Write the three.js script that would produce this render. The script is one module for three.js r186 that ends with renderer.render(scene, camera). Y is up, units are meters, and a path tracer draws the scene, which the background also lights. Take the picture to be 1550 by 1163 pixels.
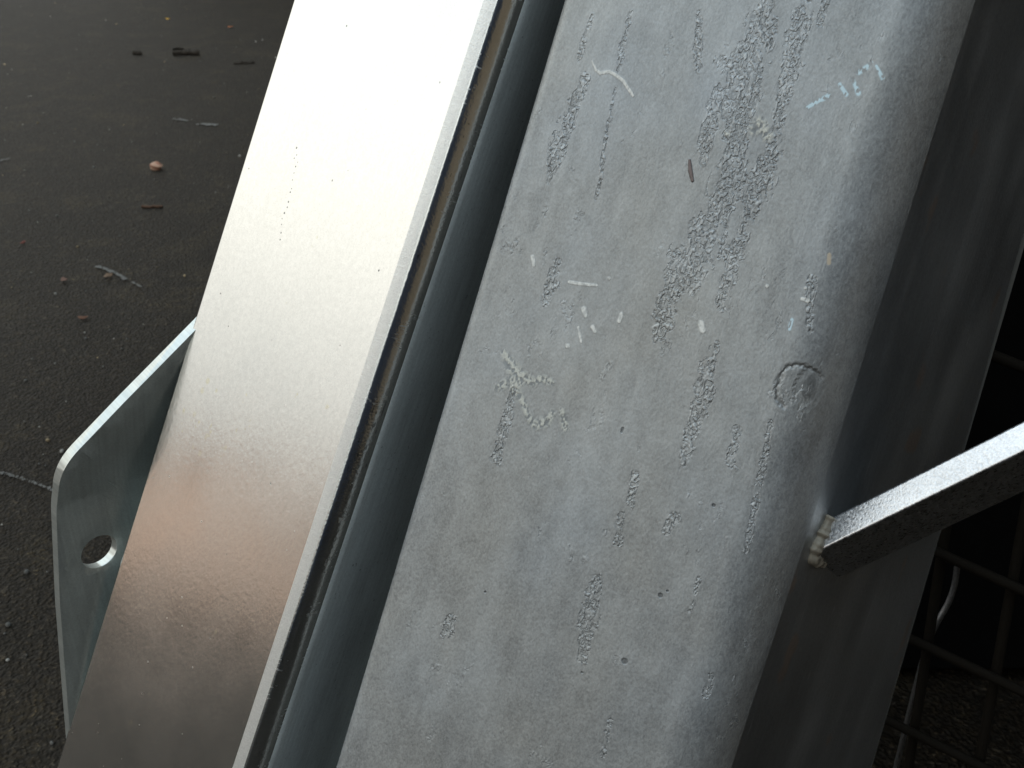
import * as THREE from 'three';
import { mergeGeometries, mergeVertices, toCreasedNormals } from 'three/addons/utils/BufferGeometryUtils.js';
import { TessellateModifier } from 'three/addons/modifiers/TessellateModifier.js';
import { RoundedBoxGeometry } from 'three/addons/geometries/RoundedBoxGeometry.js';

// ---------------------------------------------------------------- camera, sky, sun, exposure
const V = (x, y, z) => new THREE.Vector3(x, y, z);
const scene = new THREE.Scene();
const camera = new THREE.PerspectiveCamera(42, 4 / 3, 0.02, 500);
camera.position.set(0, 0.95, 0);
camera.rotation.set(THREE.MathUtils.degToRad(-28), 0, 0);
camera.focus = 0.64; camera.userData.fStop = 20;
scene.add(camera);

const renderer = new THREE.WebGLRenderer({ antialias: true });
renderer.toneMapping = THREE.LinearToneMapping;
renderer.toneMappingExposure = 1.0;
renderer.shadowMap.enabled = true;

const SKY_LOW = 0.86, SKY_MID = 1.72, SKY_TOP = 1.35, SUN_EL = 40, SUN_AZ = 150;                       // azimuth from +z (behind the photographer) towards +x
const dirFrom = (el, az) => { el *= Math.PI / 180; az *= Math.PI / 180; return V(Math.sin(az) * Math.cos(el), Math.sin(el), Math.cos(az) * Math.cos(el)); };
{ // a hazy bright sky: duller in the haze at the horizon, white above it, pale blue towards the zenith
  const w = 256, h = 128, a = new Float32Array(w * h * 4);
  for (let j = 0; j < h; j++) {
    const el = (j + 0.5) / h * Math.PI - Math.PI / 2, s = Math.max(0, Math.sin(el)), t = sstep(0.30, 0.95, s), L = SKY_LOW + (SKY_MID - SKY_LOW) * sstep(0.10, 0.46, s) + (SKY_TOP - SKY_MID) * t;
    for (let i = 0; i < w; i++) { const k = (j * w + i) * 4; const m = sstep(0.15, 0.4, s) * (1 - t); a[k] = L * (0.99 - 0.2 * t + 0.035 * m); a[k + 1] = L * (1.005 - 0.03 * t); a[k + 2] = L * (0.965 + 0.16 * t - 0.045 * m); a[k + 3] = 1; }
  }
  const tex = new THREE.DataTexture(a, w, h, THREE.RGBAFormat, THREE.FloatType);
  tex.mapping = THREE.EquirectangularReflectionMapping; tex.magFilter = THREE.LinearFilter; tex.needsUpdate = true;
  scene.background = tex; scene.environment = tex;
}
const sun = new THREE.DirectionalLight(0xfff1dc, 4.2);
sun.position.copy(dirFrom(SUN_EL, SUN_AZ).multiplyScalar(60)); sun.castShadow = true; sun.shadow.radius = 1;
Object.assign(sun.shadow.camera, { left: -30, right: 30, top: 30, bottom: -30, near: 0.5, far: 140 });
sun.shadow.mapSize.set(2048, 2048);
scene.add(sun, sun.target);

// ---------------------------------------------------------------- helpers
function rng(seed) { let a = seed >>> 0; return () => { a = (a + 0x6d2b79f5) >>> 0; let t = a; t = Math.imul(t ^ (t >>> 15), t | 1); t ^= t + Math.imul(t ^ (t >>> 7), t | 61); return ((t ^ (t >>> 14)) >>> 0) / 4294967296; }; }
function clamp(x, a = 0, b = 1) { return Math.min(b, Math.max(a, x)); }
function sstep(a, b, x) { const t = clamp((x - a) / (b - a)); return t * t * (3 - 2 * t); }
// periodic value noise over a w x h field, lattice cells of cx x cy pixels, values about -1..1
function field(w, h, cx, cy, seed) {
  const gx = Math.max(1, Math.round(w / cx)), gy = Math.max(1, Math.round(h / cy)), r = rng(seed);
  const g = new Float32Array(gx * gy); for (let i = 0; i < g.length; i++) g[i] = r() * 2 - 1;
  const out = new Float32Array(w * h), xi = new Int32Array(w), xj = new Int32Array(w), xf = new Float32Array(w);
  for (let x = 0; x < w; x++) { const f = x / w * gx, i = Math.floor(f), t = f - i; xi[x] = i % gx; xj[x] = (i + 1) % gx; xf[x] = t * t * (3 - 2 * t); }
  for (let y = 0; y < h; y++) {
    const f = y / h * gy, j = Math.floor(f), t = f - j, v = t * t * (3 - 2 * t), a = (j % gy) * gx, b = ((j + 1) % gy) * gx;
    for (let x = 0; x < w; x++) {
      const p = g[a + xi[x]] + (g[a + xj[x]] - g[a + xi[x]]) * xf[x], q = g[b + xi[x]] + (g[b + xj[x]] - g[b + xi[x]]) * xf[x];
      out[y * w + x] = p + (q - p) * v;
    }
  }
  return out;
}
function fbm(w, h, cx, cy, oct, seed, gain = 0.55) {
  const out = new Float32Array(w * h); let amp = 1, tot = 0;
  for (let o = 0; o < oct; o++) { const f = field(w, h, cx, cy, seed + o * 17); for (let i = 0; i < out.length; i++) out[i] += f[i] * amp; tot += amp; amp *= gain; cx = Math.max(1, cx / 2); cy = Math.max(1, cy / 2); }
  for (let i = 0; i < out.length; i++) out[i] /= tot; return out;
}
const toSRGB = (x) => { x = clamp(x); return 255 * (x <= 0.0031308 ? 12.92 * x : 1.055 * Math.pow(x, 1 / 2.4) - 0.055); };
function colourMap(w, h, fn) {                          // fn(i, out) writes linear r, g, b
  const d = new Uint8Array(w * h * 4), o = [0, 0, 0];
  for (let i = 0; i < w * h; i++) { fn(i, o); d[i * 4] = toSRGB(o[0]); d[i * 4 + 1] = toSRGB(o[1]); d[i * 4 + 2] = toSRGB(o[2]); d[i * 4 + 3] = 255; }
  return finish(new THREE.DataTexture(d, w, h, THREE.RGBAFormat), true);
}
function greyMap(w, h, fn) {
  const d = new Uint8Array(w * h * 4);
  for (let i = 0; i < w * h; i++) { const v = clamp(fn(i)) * 255; d[i * 4] = d[i * 4 + 1] = d[i * 4 + 2] = v; d[i * 4 + 3] = 255; }
  return finish(new THREE.DataTexture(d, w, h, THREE.RGBAFormat), false);
}
function heightMap(w, h, fn) {                          // floats: fine relief without steps
  const d = new Float32Array(w * h * 4);
  for (let i = 0; i < w * h; i++) { const v = fn(i); d[i * 4] = d[i * 4 + 1] = d[i * 4 + 2] = v; d[i * 4 + 3] = 1; }
  return finish(new THREE.DataTexture(d, w, h, THREE.RGBAFormat, THREE.FloatType), false);
}
function finish(t, srgb) { t.wrapS = t.wrapT = THREE.RepeatWrapping; t.magFilter = THREE.LinearFilter; t.minFilter = THREE.LinearMipmapLinearFilter; t.generateMipmaps = true; if (srgb) t.colorSpace = THREE.SRGBColorSpace; t.needsUpdate = true; return t; }

const taken = {};
function numbered(name) { const n = taken[name] = (taken[name] ?? -1) + 1; return n ? `${name}_${String(n).padStart(3, '0')}` : name; }
function thing(name, label, category, group, kind) {
  const o = new THREE.Group(); o.name = numbered(name); scene.add(o); mark(o, label, category, group, kind); return o;
}
function mark(o, label, category, group, kind) { o.userData.label = label; if (category) o.userData.category = category; if (group) o.userData.group = group; if (kind) o.userData.kind = kind; return o; }
function part(name, geo, mat, parent, label) {
  const m = new THREE.Mesh(geo, mat); m.name = parent === scene ? numbered(name) : name; m.castShadow = m.receiveShadow = true; parent.add(m);
  if (label) m.userData.label = label; return m;
}
// A profile swept along y. prof: array of {x, z, nx, nz, s} (s = distance along the profile, metres); slide(y, x) moves x along the length.
function sweep(prof, y0, y1, ny, uvOf, slide = (y, x) => x) {
  const P = [], N = [], U = [], I = [], n = prof.length;
  for (let j = 0; j <= ny; j++) {
    const y = y0 + (y1 - y0) * j / ny;
    for (const p of prof) { P.push(slide(y, p.x, p), y, p.z); N.push(p.nx, 0, p.nz); U.push(...uvOf(p.s, y)); }
  }
  for (let j = 0; j < ny; j++) for (let i = 0; i < n - 1; i++) { const a = j * n + i, b = a + 1, c = a + n, d = c + 1; I.push(a, b, d, a, d, c); }
  const g = new THREE.BufferGeometry();
  g.setAttribute('position', new THREE.Float32BufferAttribute(P, 3)); g.setAttribute('normal', new THREE.Float32BufferAttribute(N, 3)); g.setAttribute('uv', new THREE.Float32BufferAttribute(U, 2)); g.setIndex(I);
  return g;
}
// pieces of a profile, walked from left to right as seen from the front (+z); angle 0 faces +z, 90 faces +x, -90 faces -x
class Profile {
  constructor(x, z, s = 0) { this.x = x; this.z = z; this.s = s; this.list = []; }
  put(angle) { const a = angle * Math.PI / 180; this.list.push({ x: this.x, z: this.z, nx: Math.sin(a), nz: Math.cos(a), s: this.s }); }
  line(len, angle, n = 4) { const a = angle * Math.PI / 180; this.put(angle); for (let k = 0; k < n; k++) { this.x += Math.cos(a) * len / n; this.z -= Math.sin(a) * len / n; this.s += len / n; this.put(angle); } return this; }
  arc(R, a0, a1, n = 12) { if (!this.list.length) this.put(a0); for (let k = 0; k < n; k++) { const p = a0 + (a1 - a0) * k / n, q = a0 + (a1 - a0) * (k + 1) / n, m = (p + q) / 2 * Math.PI / 180, len = 2 * R * Math.sin((q - p) / 2 * Math.PI / 180); this.x += Math.cos(m) * len; this.z -= Math.sin(m) * len; this.s += len; this.put(q); } return this; }
  take() { const l = this.list; this.list = []; return l; }
}

// ---------------------------------------------------------------- ground
const ASPH = 1.5;                                       // metres per tile
const asphalt = (() => {
  const w = 2048, h = 2048;
  const stone = field(w, h, 5.5, 5.5, 11), stone2 = field(w, h, 3.2, 3.2, 12), big = fbm(w, h, 300, 300, 5, 13, 0.65), mid = field(w, h, 12, 12, 14), mid2 = fbm(w, h, 70, 70, 3, 15), hue = field(w, h, 7, 7, 16), dust = fbm(w, h, 180, 180, 5, 17, 0.65);
  const map = colourMap(w, h, (i, o) => {
    const g = stone[i] * 0.6 + stone2[i] * 0.4;
    let v = 0.0068 * (1 + 1.2 * g + 0.35 * mid[i] + 0.25 * big[i] + 0.25 * mid2[i]);
    v += sstep(0.5, 0.8, g + 0.15 * mid2[i]) * 0.035 + sstep(0.72, 0.9, mid[i]) * 0.022;
    const d = sstep(0.05, 0.45, dust[i]) * (0.5 + 0.5 * stone[i]); v = Math.max(0.003, v + 0.010 * d); const q = hue[i] * 0.14;
    o[0] = v * (1.30 + q + 0.12 * d); o[1] = v * (1.0 + 0.05 * d); o[2] = v * (0.68 - q - 0.12 * d);
  });
  const bump = greyMap(w, h, (i) => 0.5 + 0.3 * stone[i] + 0.16 * stone2[i] + 0.14 * mid[i]);
  const rough = greyMap(w, h, (i) => 0.74 + 0.12 * stone2[i]);
  return new THREE.MeshPhysicalMaterial({ map, bumpMap: bump, bumpScale: 0.004, roughnessMap: rough, roughness: 1, metalness: 0, specularIntensity: 0.5, specularColor: new THREE.Color(1, 0.87, 0.72) });
})();
{
  // near patch with worn areas told by vertex colours, then the sheet to the horizon
  const g = new THREE.PlaneGeometry(160, 160, 160, 160); g.rotateX(-Math.PI / 2);
  const p = g.attributes.position, uv = g.attributes.uv;
  for (let i = 0; i < p.count; i++) uv.setXY(i, p.getX(i) / ASPH + p.getZ(i) * 0.13, -p.getZ(i) / ASPH + p.getX(i) * 0.13);
  const ground = part('ground', g, asphalt, scene); mark(ground, 'dark grey asphalt yard surface with fine stone grain', null, null, 'structure');
}

// ---------------------------------------------------------------- the leaning post's own axes
const P0 = V(-0.03834, 0.66907, -0.52878), AX = V(0.90263, -0.16271, 0.39849), AY = V(0.29104, 0.9128, -0.28653), AZ = V(-0.31712, 0.37461, 0.87127);
const DOWN = P0.y / AY.y;                               // from the picked point down to the ground along the post
function seat(o) { o.matrixAutoUpdate = true; const m = new THREE.Matrix4().makeBasis(AX, AY, AZ); o.quaternion.setFromRotationMatrix(m); o.position.copy(P0).addScaledVector(AY, -DOWN); }
const toLocal = (w) => { const d = w.clone().sub(P0).addScaledVector(AY, DOWN); return V(d.dot(AX), d.dot(AY), d.dot(AZ)); };
const lift = (g) => g.translate(0, DOWN, 0);
const BOT = -DOWN - 0.05, TOP = 0.95;

// ---------------------------------------------------------------- post: worn grey zinc
const TW = 1024, TH = 2048, TU = 0.240, TV = 0.600;     // texture size in pixels and metres
const tx = (mm) => (mm + 5) / 240 * TW, ty = (mm) => (mm + 330) / 600 * TH, PXM = TW / 240;
function strokes(list, soft = 0.35) {                   // polylines of [x mm, y mm, width mm] -> mask
  const m = new Float32Array(TW * TH);
  for (const line of list) for (let k = 0; k < line.length; k++) {
    const A = line[k], B = line[Math.min(k + 1, line.length - 1)];
    const ax = tx(A[0]), ay = ty(A[1]), bx = tx(B[0]), by = ty(B[1]), n = Math.max(1, Math.ceil(Math.hypot(bx - ax, by - ay) / 2));
    for (let s = 0; s <= n; s++) {
      const t = s / n, cx = ax + (bx - ax) * t, cy = ay + (by - ay) * t, R = (A[2] + (B[2] - A[2]) * t) / 2 * PXM, Ro = R * (1 + soft) + 1, Ri = R * (1 - soft);
      const sy = (TH / 600) / PXM;
      for (let y = Math.max(0, Math.floor(cy - Ro * sy)); y <= Math.min(TH - 1, cy + Ro * sy); y++) for (let x = Math.max(0, Math.floor(cx - Ro)); x <= Math.min(TW - 1, cx + Ro); x++) {
        const d = Math.hypot(x - cx, (y - cy) / sy); if (d < Ro) { const v = 1 - sstep(Ri, Ro, d), i = y * TW + x; if (v > m[i]) m[i] = v; }
      }
    }
  }
  return m;
}
const PITS = [
  [[24, 189, 6.4], [22, 166, 8.8], [20, 151, 9.6], [21, 132, 4]], [[17, 224, 2.4], [17, 210, 3.2], [17, 199, 2.4]], [[39, 231, 2.4], [40, 215, 3.2], [42, 199, 2.8]], [[44, 189, 1.6], [46, 165, 2], [51, 140, 2], [52, 129, 1.6]],
  [[114, 256, 7.2], [115, 229, 16.8], [111, 216, 23], [116, 207, 23], [116, 194, 17], [118, 184, 16], [124, 172, 8.8], [123, 157, 16], [121, 138, 12], [119, 126, 17], [116, 112, 21], [114, 102, 16], [112, 90, 5.6], [111, 82, 3.2]],
  [[104, 202, 9.6], [104, 188, 11], [104, 175, 7.2], [106, 163, 3.2]],
  [[134, 266, 4.8], [136, 241, 10.4], [138, 224, 9.6], [137, 216, 8.8], [140, 197, 5.6], [141, 185, 8], [141, 165, 11], [139, 154, 13.6], [140, 140, 5.6], [138, 121, 9.6], [138, 102, 7.2], [139, 91, 4.8]],
  [[145, 260, 4], [147, 247, 3.6]], [[79, 238, 3.6], [82, 225, 3.6], [88, 209, 4]], [[141, 58, 7.2], [144, 43, 9.6], [143, 27, 8.8], [144, 7, 5.6]], [[141, 75, 4], [143, 62, 4.8]], [[108, 93, 5.6], [110, 78, 11], [110, 68, 8]],
  [[40, 89, 5.6], [41, 75, 8], [40, 65, 4]], [[38, 10, 4], [39, -15, 7.2], [40, -32, 6.4]], [[121, -11, 3.6], [123, -29, 4]], [[120, -36, 4], [122, -52, 4.8]], [[117, -77, 5.6], [119, -97, 9.6], [123, -127, 4.8]], [[42, -137, 6.4], [41, -148, 7.2]],
  [[167, 32, 4], [169, 13, 4.8]], [[182, 122, 4.8], [188, 96, 3.2]], [[148, -155, 3.2], [150, -176, 3.2]], [[183, 42, 2.4], [189, -14, 4], [191, -29, 3.2]], [[171, -54, 2], [172, -74, 2]], [[148, -27, 6.4], [147, -35, 4.8]], [[194, -106, 4], [194, -118, 4.8]],
];
const CHALK = [
  [[25, 200, .8], [29, 196, 1.2], [32, 195, 1.6], [37, 197, 1.6], [42, 196, 1.6], [47, 194, 1.6], [51, 191, 1.6], [55, 188, 1.2]],
  [[51, 80, 1.6], [58, 81, 1.6], [67, 83, 1.2]], [[64, 68, 2.8], [66, 65, 2.4]], [[86, 72, 2], [86, 68, 2]], [[61, 45, 2.4]], [[25, 87, 2], [27, 83, 2]], [[72, 60, 2], [74, 58, 1.6]], [[64, 57, 1.2], [68, 50, 1.2]],
  [[131, 81, 3.2], [133, 78, 3.2]], [[180, 110, 1.6], [183, 110, 2]], [[180, 116, 1.2]], [[160, 111, 1.6]], [[73, 89, 1.6]],
];
const CHALK_CRUMBLED = [
  [[25, 29, 3], [32, 23, 7], [39, 18, 7], [38, 10, 5], [45, 6, 3.2], [50, -1, 3], [56, -5, 4.5]], [[28, 8, 4], [34, 14, 5], [40, 20, 4.6], [47, 18, 4.6], [52, 22, 4.2], [58, 22, 3]], [[57, -5, 4.5], [62, -1, 5], [64, 5, 3.4]], [[69, 8, 3], [74, 0, 4]],
  [[114, 182, 2.8]], [[130, 191, 6], [136, 186, 5]], [[128, 187, 5]],
];
const PAINT_BLUE = [[[153, 205, 1.6], [157, 209, 2], [162, 213, 2.4]], [[166, 220, 1.6], [171, 216, 2]], [[172, 224, 1.6], [177, 218, 2.4]], [[174, 228, 2.4], [177, 231, 2.4], [179, 234, 1.2]], [[182, 233, 1.2], [187, 228, 2]], [[178, 98, 1.6], [178, 93, 1.8]]];
const BEIGE = [[[187, 136, 1.8], [188, 132, 2]]];
const SLIVER = [[[98, 163, 1], [100, 158, 2], [103, 153, 1.2]]];
const DARK = [[[106, 11, 1.3], [106, 9, 1]], [[146, -117, 3.2]], [[154, -72, 2.4]], [[157, -68, 1]], [[57, -112, 1]], [[167, -12, 1.6]], [[125, -134, 1]], [[17, 246, 2.4]]];

const postZinc = (() => {
  const w = TW, h = TH;
  const pit = strokes(PITS, 0.5), chalk = strokes(CHALK), crumb = strokes(CHALK_CRUMBLED, 0.8), blue = strokes(PAINT_BLUE, 0.4), beige = strokes(BEIGE), sliver = strokes(SLIVER, 0.15), dark = strokes(DARK, 0.25);
  const worm = field(w, h, 5.2, 6.2, 21), worm2 = field(w, h, 3.4, 4, 22), gate = field(w, h, 16, 26, 23), gate2 = field(w, h, 40, 90, 24), gate3 = field(w, h, 8, 11, 34), cloud = fbm(w, h, 150, 190, 5, 25, 0.62), streak = field(w, h, 22, 420, 26), streak2 = field(w, h, 9, 260, 27), grain = field(w, h, 2.2, 2.2, 28), grain2 = field(w, h, 4, 5, 29), mott = fbm(w, h, 34, 44, 4, 33, 0.7), hue = fbm(w, h, 220, 240, 3, 30), edge = field(w, h, 5, 5, 31);
  // where the crust is crinkled: the bands, ragged at their edges, and scattered small patches
  const M = new Float32Array(w * h), H = new Float32Array(w * h);
  for (let i = 0; i < w * h; i++) {
    const scattered = sstep(0.52, 0.85, gate2[i] * 0.65 + gate[i] * 0.4 + gate3[i] * 0.3) * 0.5;
    M[i] = clamp(sstep(0.32, 0.75, pit[i] * 1.1 + (gate[i] * 0.55 + gate3[i] * 0.75) * (pit[i] > 0.02 ? 1 : 0)) + scattered);
    const crack = 1 - sstep(0.0, 0.28, Math.abs(worm[i] + 0.35 * worm2[i]));
    H[i] = crack * M[i];
  }
  // a shallow round stamp in the crust near the right edge
  const stamp = new Float32Array(w * h), ring = new Float32Array(w * h), patch = new Float32Array(w * h);
  for (let y = 0; y < h; y++) for (let x = 0; x < w; x++) {
    const mx = x / w * 240 - 5 - 193, my = y / h * 600 - 330 - 63.5; if (Math.abs(mx) > 22 || Math.abs(my) > 22) continue;
    const i = y * w + x, rag = edge[i] * 0.5, r = Math.hypot(mx / 13.2, my / 14.0) * 13.6 + rag, r2 = Math.hypot((mx - 3.0) / 7.2, (my - 2.5) / 11.5) * 9;
    const ang = Math.atan2(my, mx), arcOn = sstep(-0.55, 0.15, Math.cos(ang - 2.35) + 0.35 * gate[i]);
    let v = -1.0 * arcOn * Math.exp(-((r - 13 + 0.8 * gate[i]) ** 2) / 1.1) - 0.4 * (1 - sstep(11, 13, r)) * (0.4 + 0.6 * arcOn);
    v -= 0.55 * (1 - sstep(7.2, 9.6, r2 + 0.9 * edge[i])) * sstep(-1, 0.6, -Math.cos(ang - 0.2) + 0.6); v += 0.1 * mott[i]; stamp[i] = v * 1.5; ring[i] = arcOn * Math.exp(-((r - 13 + 0.8 * gate[i]) ** 2) / 0.8) * sstep(-0.9, 0.3, edge[i]);
    patch[i] = (1 - sstep(5.2, 6.2, Math.hypot((mx - 4) / 3.6, (my - 3.2) / 7) * 6 + rag));
  }
  const crumbOn = (i) => crumb[i] * sstep(-0.45, 0.35, worm[i] * 0.7 + grain2[i] * 0.7);
  const paint = (marks) => (i, o) => {
    let v = 0.36 * (1 + 0.24 * cloud[i] + 0.15 * mott[i] + 0.06 * streak[i] + 0.015 * streak2[i] + 0.12 * grain[i] + 0.12 * grain2[i]);
    v *= 1 - 0.16 * H[i]; v *= 1 + M[i] * (0.08 + 0.42 * worm2[i]); if (marks) { v *= 1 - 0.30 * patch[i]; v *= 1 - 0.38 * ring[i]; v *= 1 - 0.6 * dark[i]; }
    const q = 0.035 * hue[i]; let r = v * (0.97 + q), g = v * (1.0 + q * 0.2), b = v * (1.0 - q);
    const mix = (m, R, G, B) => { r += (R - r) * m; g += (G - g) * m; b += (B - b) * m; };
    if (marks) { mix(clamp(chalk[i] * (0.8 + 0.5 * grain2[i])), 0.80, 0.79, 0.74); mix(clamp(crumbOn(i)) * (0.62 + 0.2 * grain[i]), 0.74, 0.72, 0.62);
    mix(clamp(blue[i] * sstep(-0.5, 0.1, grain2[i] + 0.5 * worm2[i])), 0.62, 0.78, 0.84); mix(beige[i] * 0.8, 0.55, 0.45, 0.32); mix(sliver[i] * 0.9, 0.16, 0.11, 0.10); }
    o[0] = r; o[1] = g; o[2] = b;
  }, map = colourMap(w, h, paint(true)), bare = colourMap(w, h, paint(false));
  const bump = heightMap(w, h, (i) => 0.5 - 0.20 * H[i] + 0.16 * M[i] * worm[i] + 0.08 * M[i] * worm2[i] + 0.02 * cloud[i] + 0.02 * mott[i] + 0.022 * grain2[i] + 0.35 * stamp[i] - 0.3 * dark[i] + 0.12 * chalk[i] + 0.12 * crumbOn(i) + 0.5 * sliver[i]);
  const rough = greyMap(w, h, (i) => 0.55 + 0.07 * cloud[i] + 0.05 * grain2[i] + 0.05 * M[i] + 0.3 * Math.max(chalk[i], crumb[i], blue[i]));
  const metal = greyMap(w, h, (i) => 0.62 - 0.6 * Math.max(chalk[i], crumbOn(i), blue[i], beige[i], sliver[i], dark[i]));
  return [new THREE.MeshStandardMaterial({ map, bumpMap: bump, bumpScale: 0.0016, roughnessMap: rough, roughness: 1, metalnessMap: metal, metalness: 1 }), new THREE.MeshStandardMaterial({ map: bare, bumpMap: bump, bumpScale: 0.0016, roughness: 0.55, metalness: 0.62 })];
})();
const sideZinc = (() => {                               // zinc as on the front, more metallic to darken this side; drawn streaks
  const w = 512, h = 1024, streak = field(w, h, 5, 300, 41), streak2 = field(w, h, 26, 500, 42), cloud = fbm(w, h, 110, 160, 5, 43), grain = field(w, h, 2.2, 2.2, 44), scratch = field(w, h, 2.5, 46, 45), rust = fbm(w, h, 60, 90, 4, 46);
  const map = colourMap(w, h, (i, o) => {
    let v = 0.36 * (1 + 0.16 * cloud[i] + 0.04 * streak[i] + 0.04 * streak2[i] + 0.08 * grain[i]); v += 0.12 * sstep(0.86, 0.97, scratch[i]);
    const k = sstep(0.42, 0.62, rust[i]) * 0.4; o[0] = v * (0.96 + 0.35 * k); o[1] = v * (1.0 - 0.1 * k); o[2] = v * (1.02 - 0.4 * k);
  });
  const bump = greyMap(w, h, (i) => 0.5 + 0.2 * cloud[i] + 0.1 * grain[i] + 0.04 * streak[i]);
  const rough = greyMap(w, h, (i) => 0.46 + 0.08 * cloud[i] + 0.02 * streak2[i]);
  return new THREE.MeshStandardMaterial({ map, bumpMap: bump, bumpScale: 0.0005, roughnessMap: rough, roughness: 1, metalness: 0.9 });
})();

const post = thing('steel_post', 'broad leaning grey galvanised steel post with pitted crust and chalk scribbles, filling the middle', 'steel post'); seat(post);
{
  const uvF = (s, y) => [(s + 0.005) / TU, (y + 0.330) / TV];
  const R = 0.042, XS = 0.184, TURN = 65;
  const askew = (y) => 0.040 * y + 0.012 * clamp(y - 0.02, 0, 0.3), slide = (y, x) => x > 0.02 ? x - askew(y) * clamp((x - 0.02) / 0.17) : x;
  const pr = new Profile(-0.0, -0.006, -0.006);
  pr.arc(0.006, -90, 0, 8); pr.line(XS - 0.006, 0, 24); pr.arc(R, 0, TURN, 22);
  const face = pr.take(), end = { x: pr.x, z: pr.z };
  { // the marks stand once, on the stretch between two rows of the mesh; the crust goes on above and below
    const a = sweep(face, BOT, -0.33, 20, uvF, slide), b = sweep(face, -0.33, 0.27, 24, uvF, slide), c = sweep(face, 0.27, TOP, 20, uvF, slide), g = mergeGeometries([a, b, c]), na = a.index.count, nb = b.index.count, nc = c.index.count;
    g.addGroup(0, na, 1); g.addGroup(na, nb, 0); g.addGroup(na + nb, nc, 1); part('front_face', lift(g), postZinc, post);
  }
  const a = TURN * Math.PI / 180;
  // the side plate: from the rounded corner back to its far edge, which runs slightly askew
  const SL = 40, side = [], P = [], N = [], U = [], I = [];
  for (let j = 0; j <= SL; j++) {
    const y = BOT + (TOP - BOT) * j / SL, wd = Math.max(0.08, 0.205 - 0.16 * (y - 0.06));
    for (let k = 0; k <= 6; k++) { const d = wd * k / 6; P.push(end.x + Math.cos(a) * d - askew(y), y, end.z - Math.sin(a) * d); N.push(Math.sin(a), 0, Math.cos(a)); U.push(d / 0.25, y / 0.5); }
  }
  for (let j = 0; j < SL; j++) for (let k = 0; k < 6; k++) { const q = j * 7 + k; I.push(q, q + 1, q + 8, q, q + 8, q + 7); }
  const g = new THREE.BufferGeometry(); g.setAttribute('position', new THREE.Float32BufferAttribute(P, 3)); g.setAttribute('normal', new THREE.Float32BufferAttribute(N, 3)); g.setAttribute('uv', new THREE.Float32BufferAttribute(U, 2)); g.setIndex(I);
  part('side_face', lift(g), sideZinc, post, 'dark shaded side of the post');
  // left wall and back close the hollow section
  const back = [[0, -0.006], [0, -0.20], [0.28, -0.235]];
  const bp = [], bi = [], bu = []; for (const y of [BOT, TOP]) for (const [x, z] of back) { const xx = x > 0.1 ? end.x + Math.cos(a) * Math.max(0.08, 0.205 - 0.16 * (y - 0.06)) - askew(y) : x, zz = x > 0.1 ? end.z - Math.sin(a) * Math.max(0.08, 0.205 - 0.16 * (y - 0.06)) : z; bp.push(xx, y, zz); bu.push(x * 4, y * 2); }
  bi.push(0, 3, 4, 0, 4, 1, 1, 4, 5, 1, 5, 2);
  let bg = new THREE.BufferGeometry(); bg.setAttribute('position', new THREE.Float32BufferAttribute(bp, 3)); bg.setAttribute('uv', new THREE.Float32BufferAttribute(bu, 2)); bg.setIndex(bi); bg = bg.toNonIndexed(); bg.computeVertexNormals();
  part('rear_wall', lift(bg), new THREE.MeshPhysicalMaterial({ color: new THREE.Color().setRGB(0.10, 0.098, 0.09), roughness: 0.9, metalness: 0, specularIntensity: 0.2 }), post, 'left and back walls coloured dark to stand in for shade in the gap');  // dark base colour put in to blacken the gap
}

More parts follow.
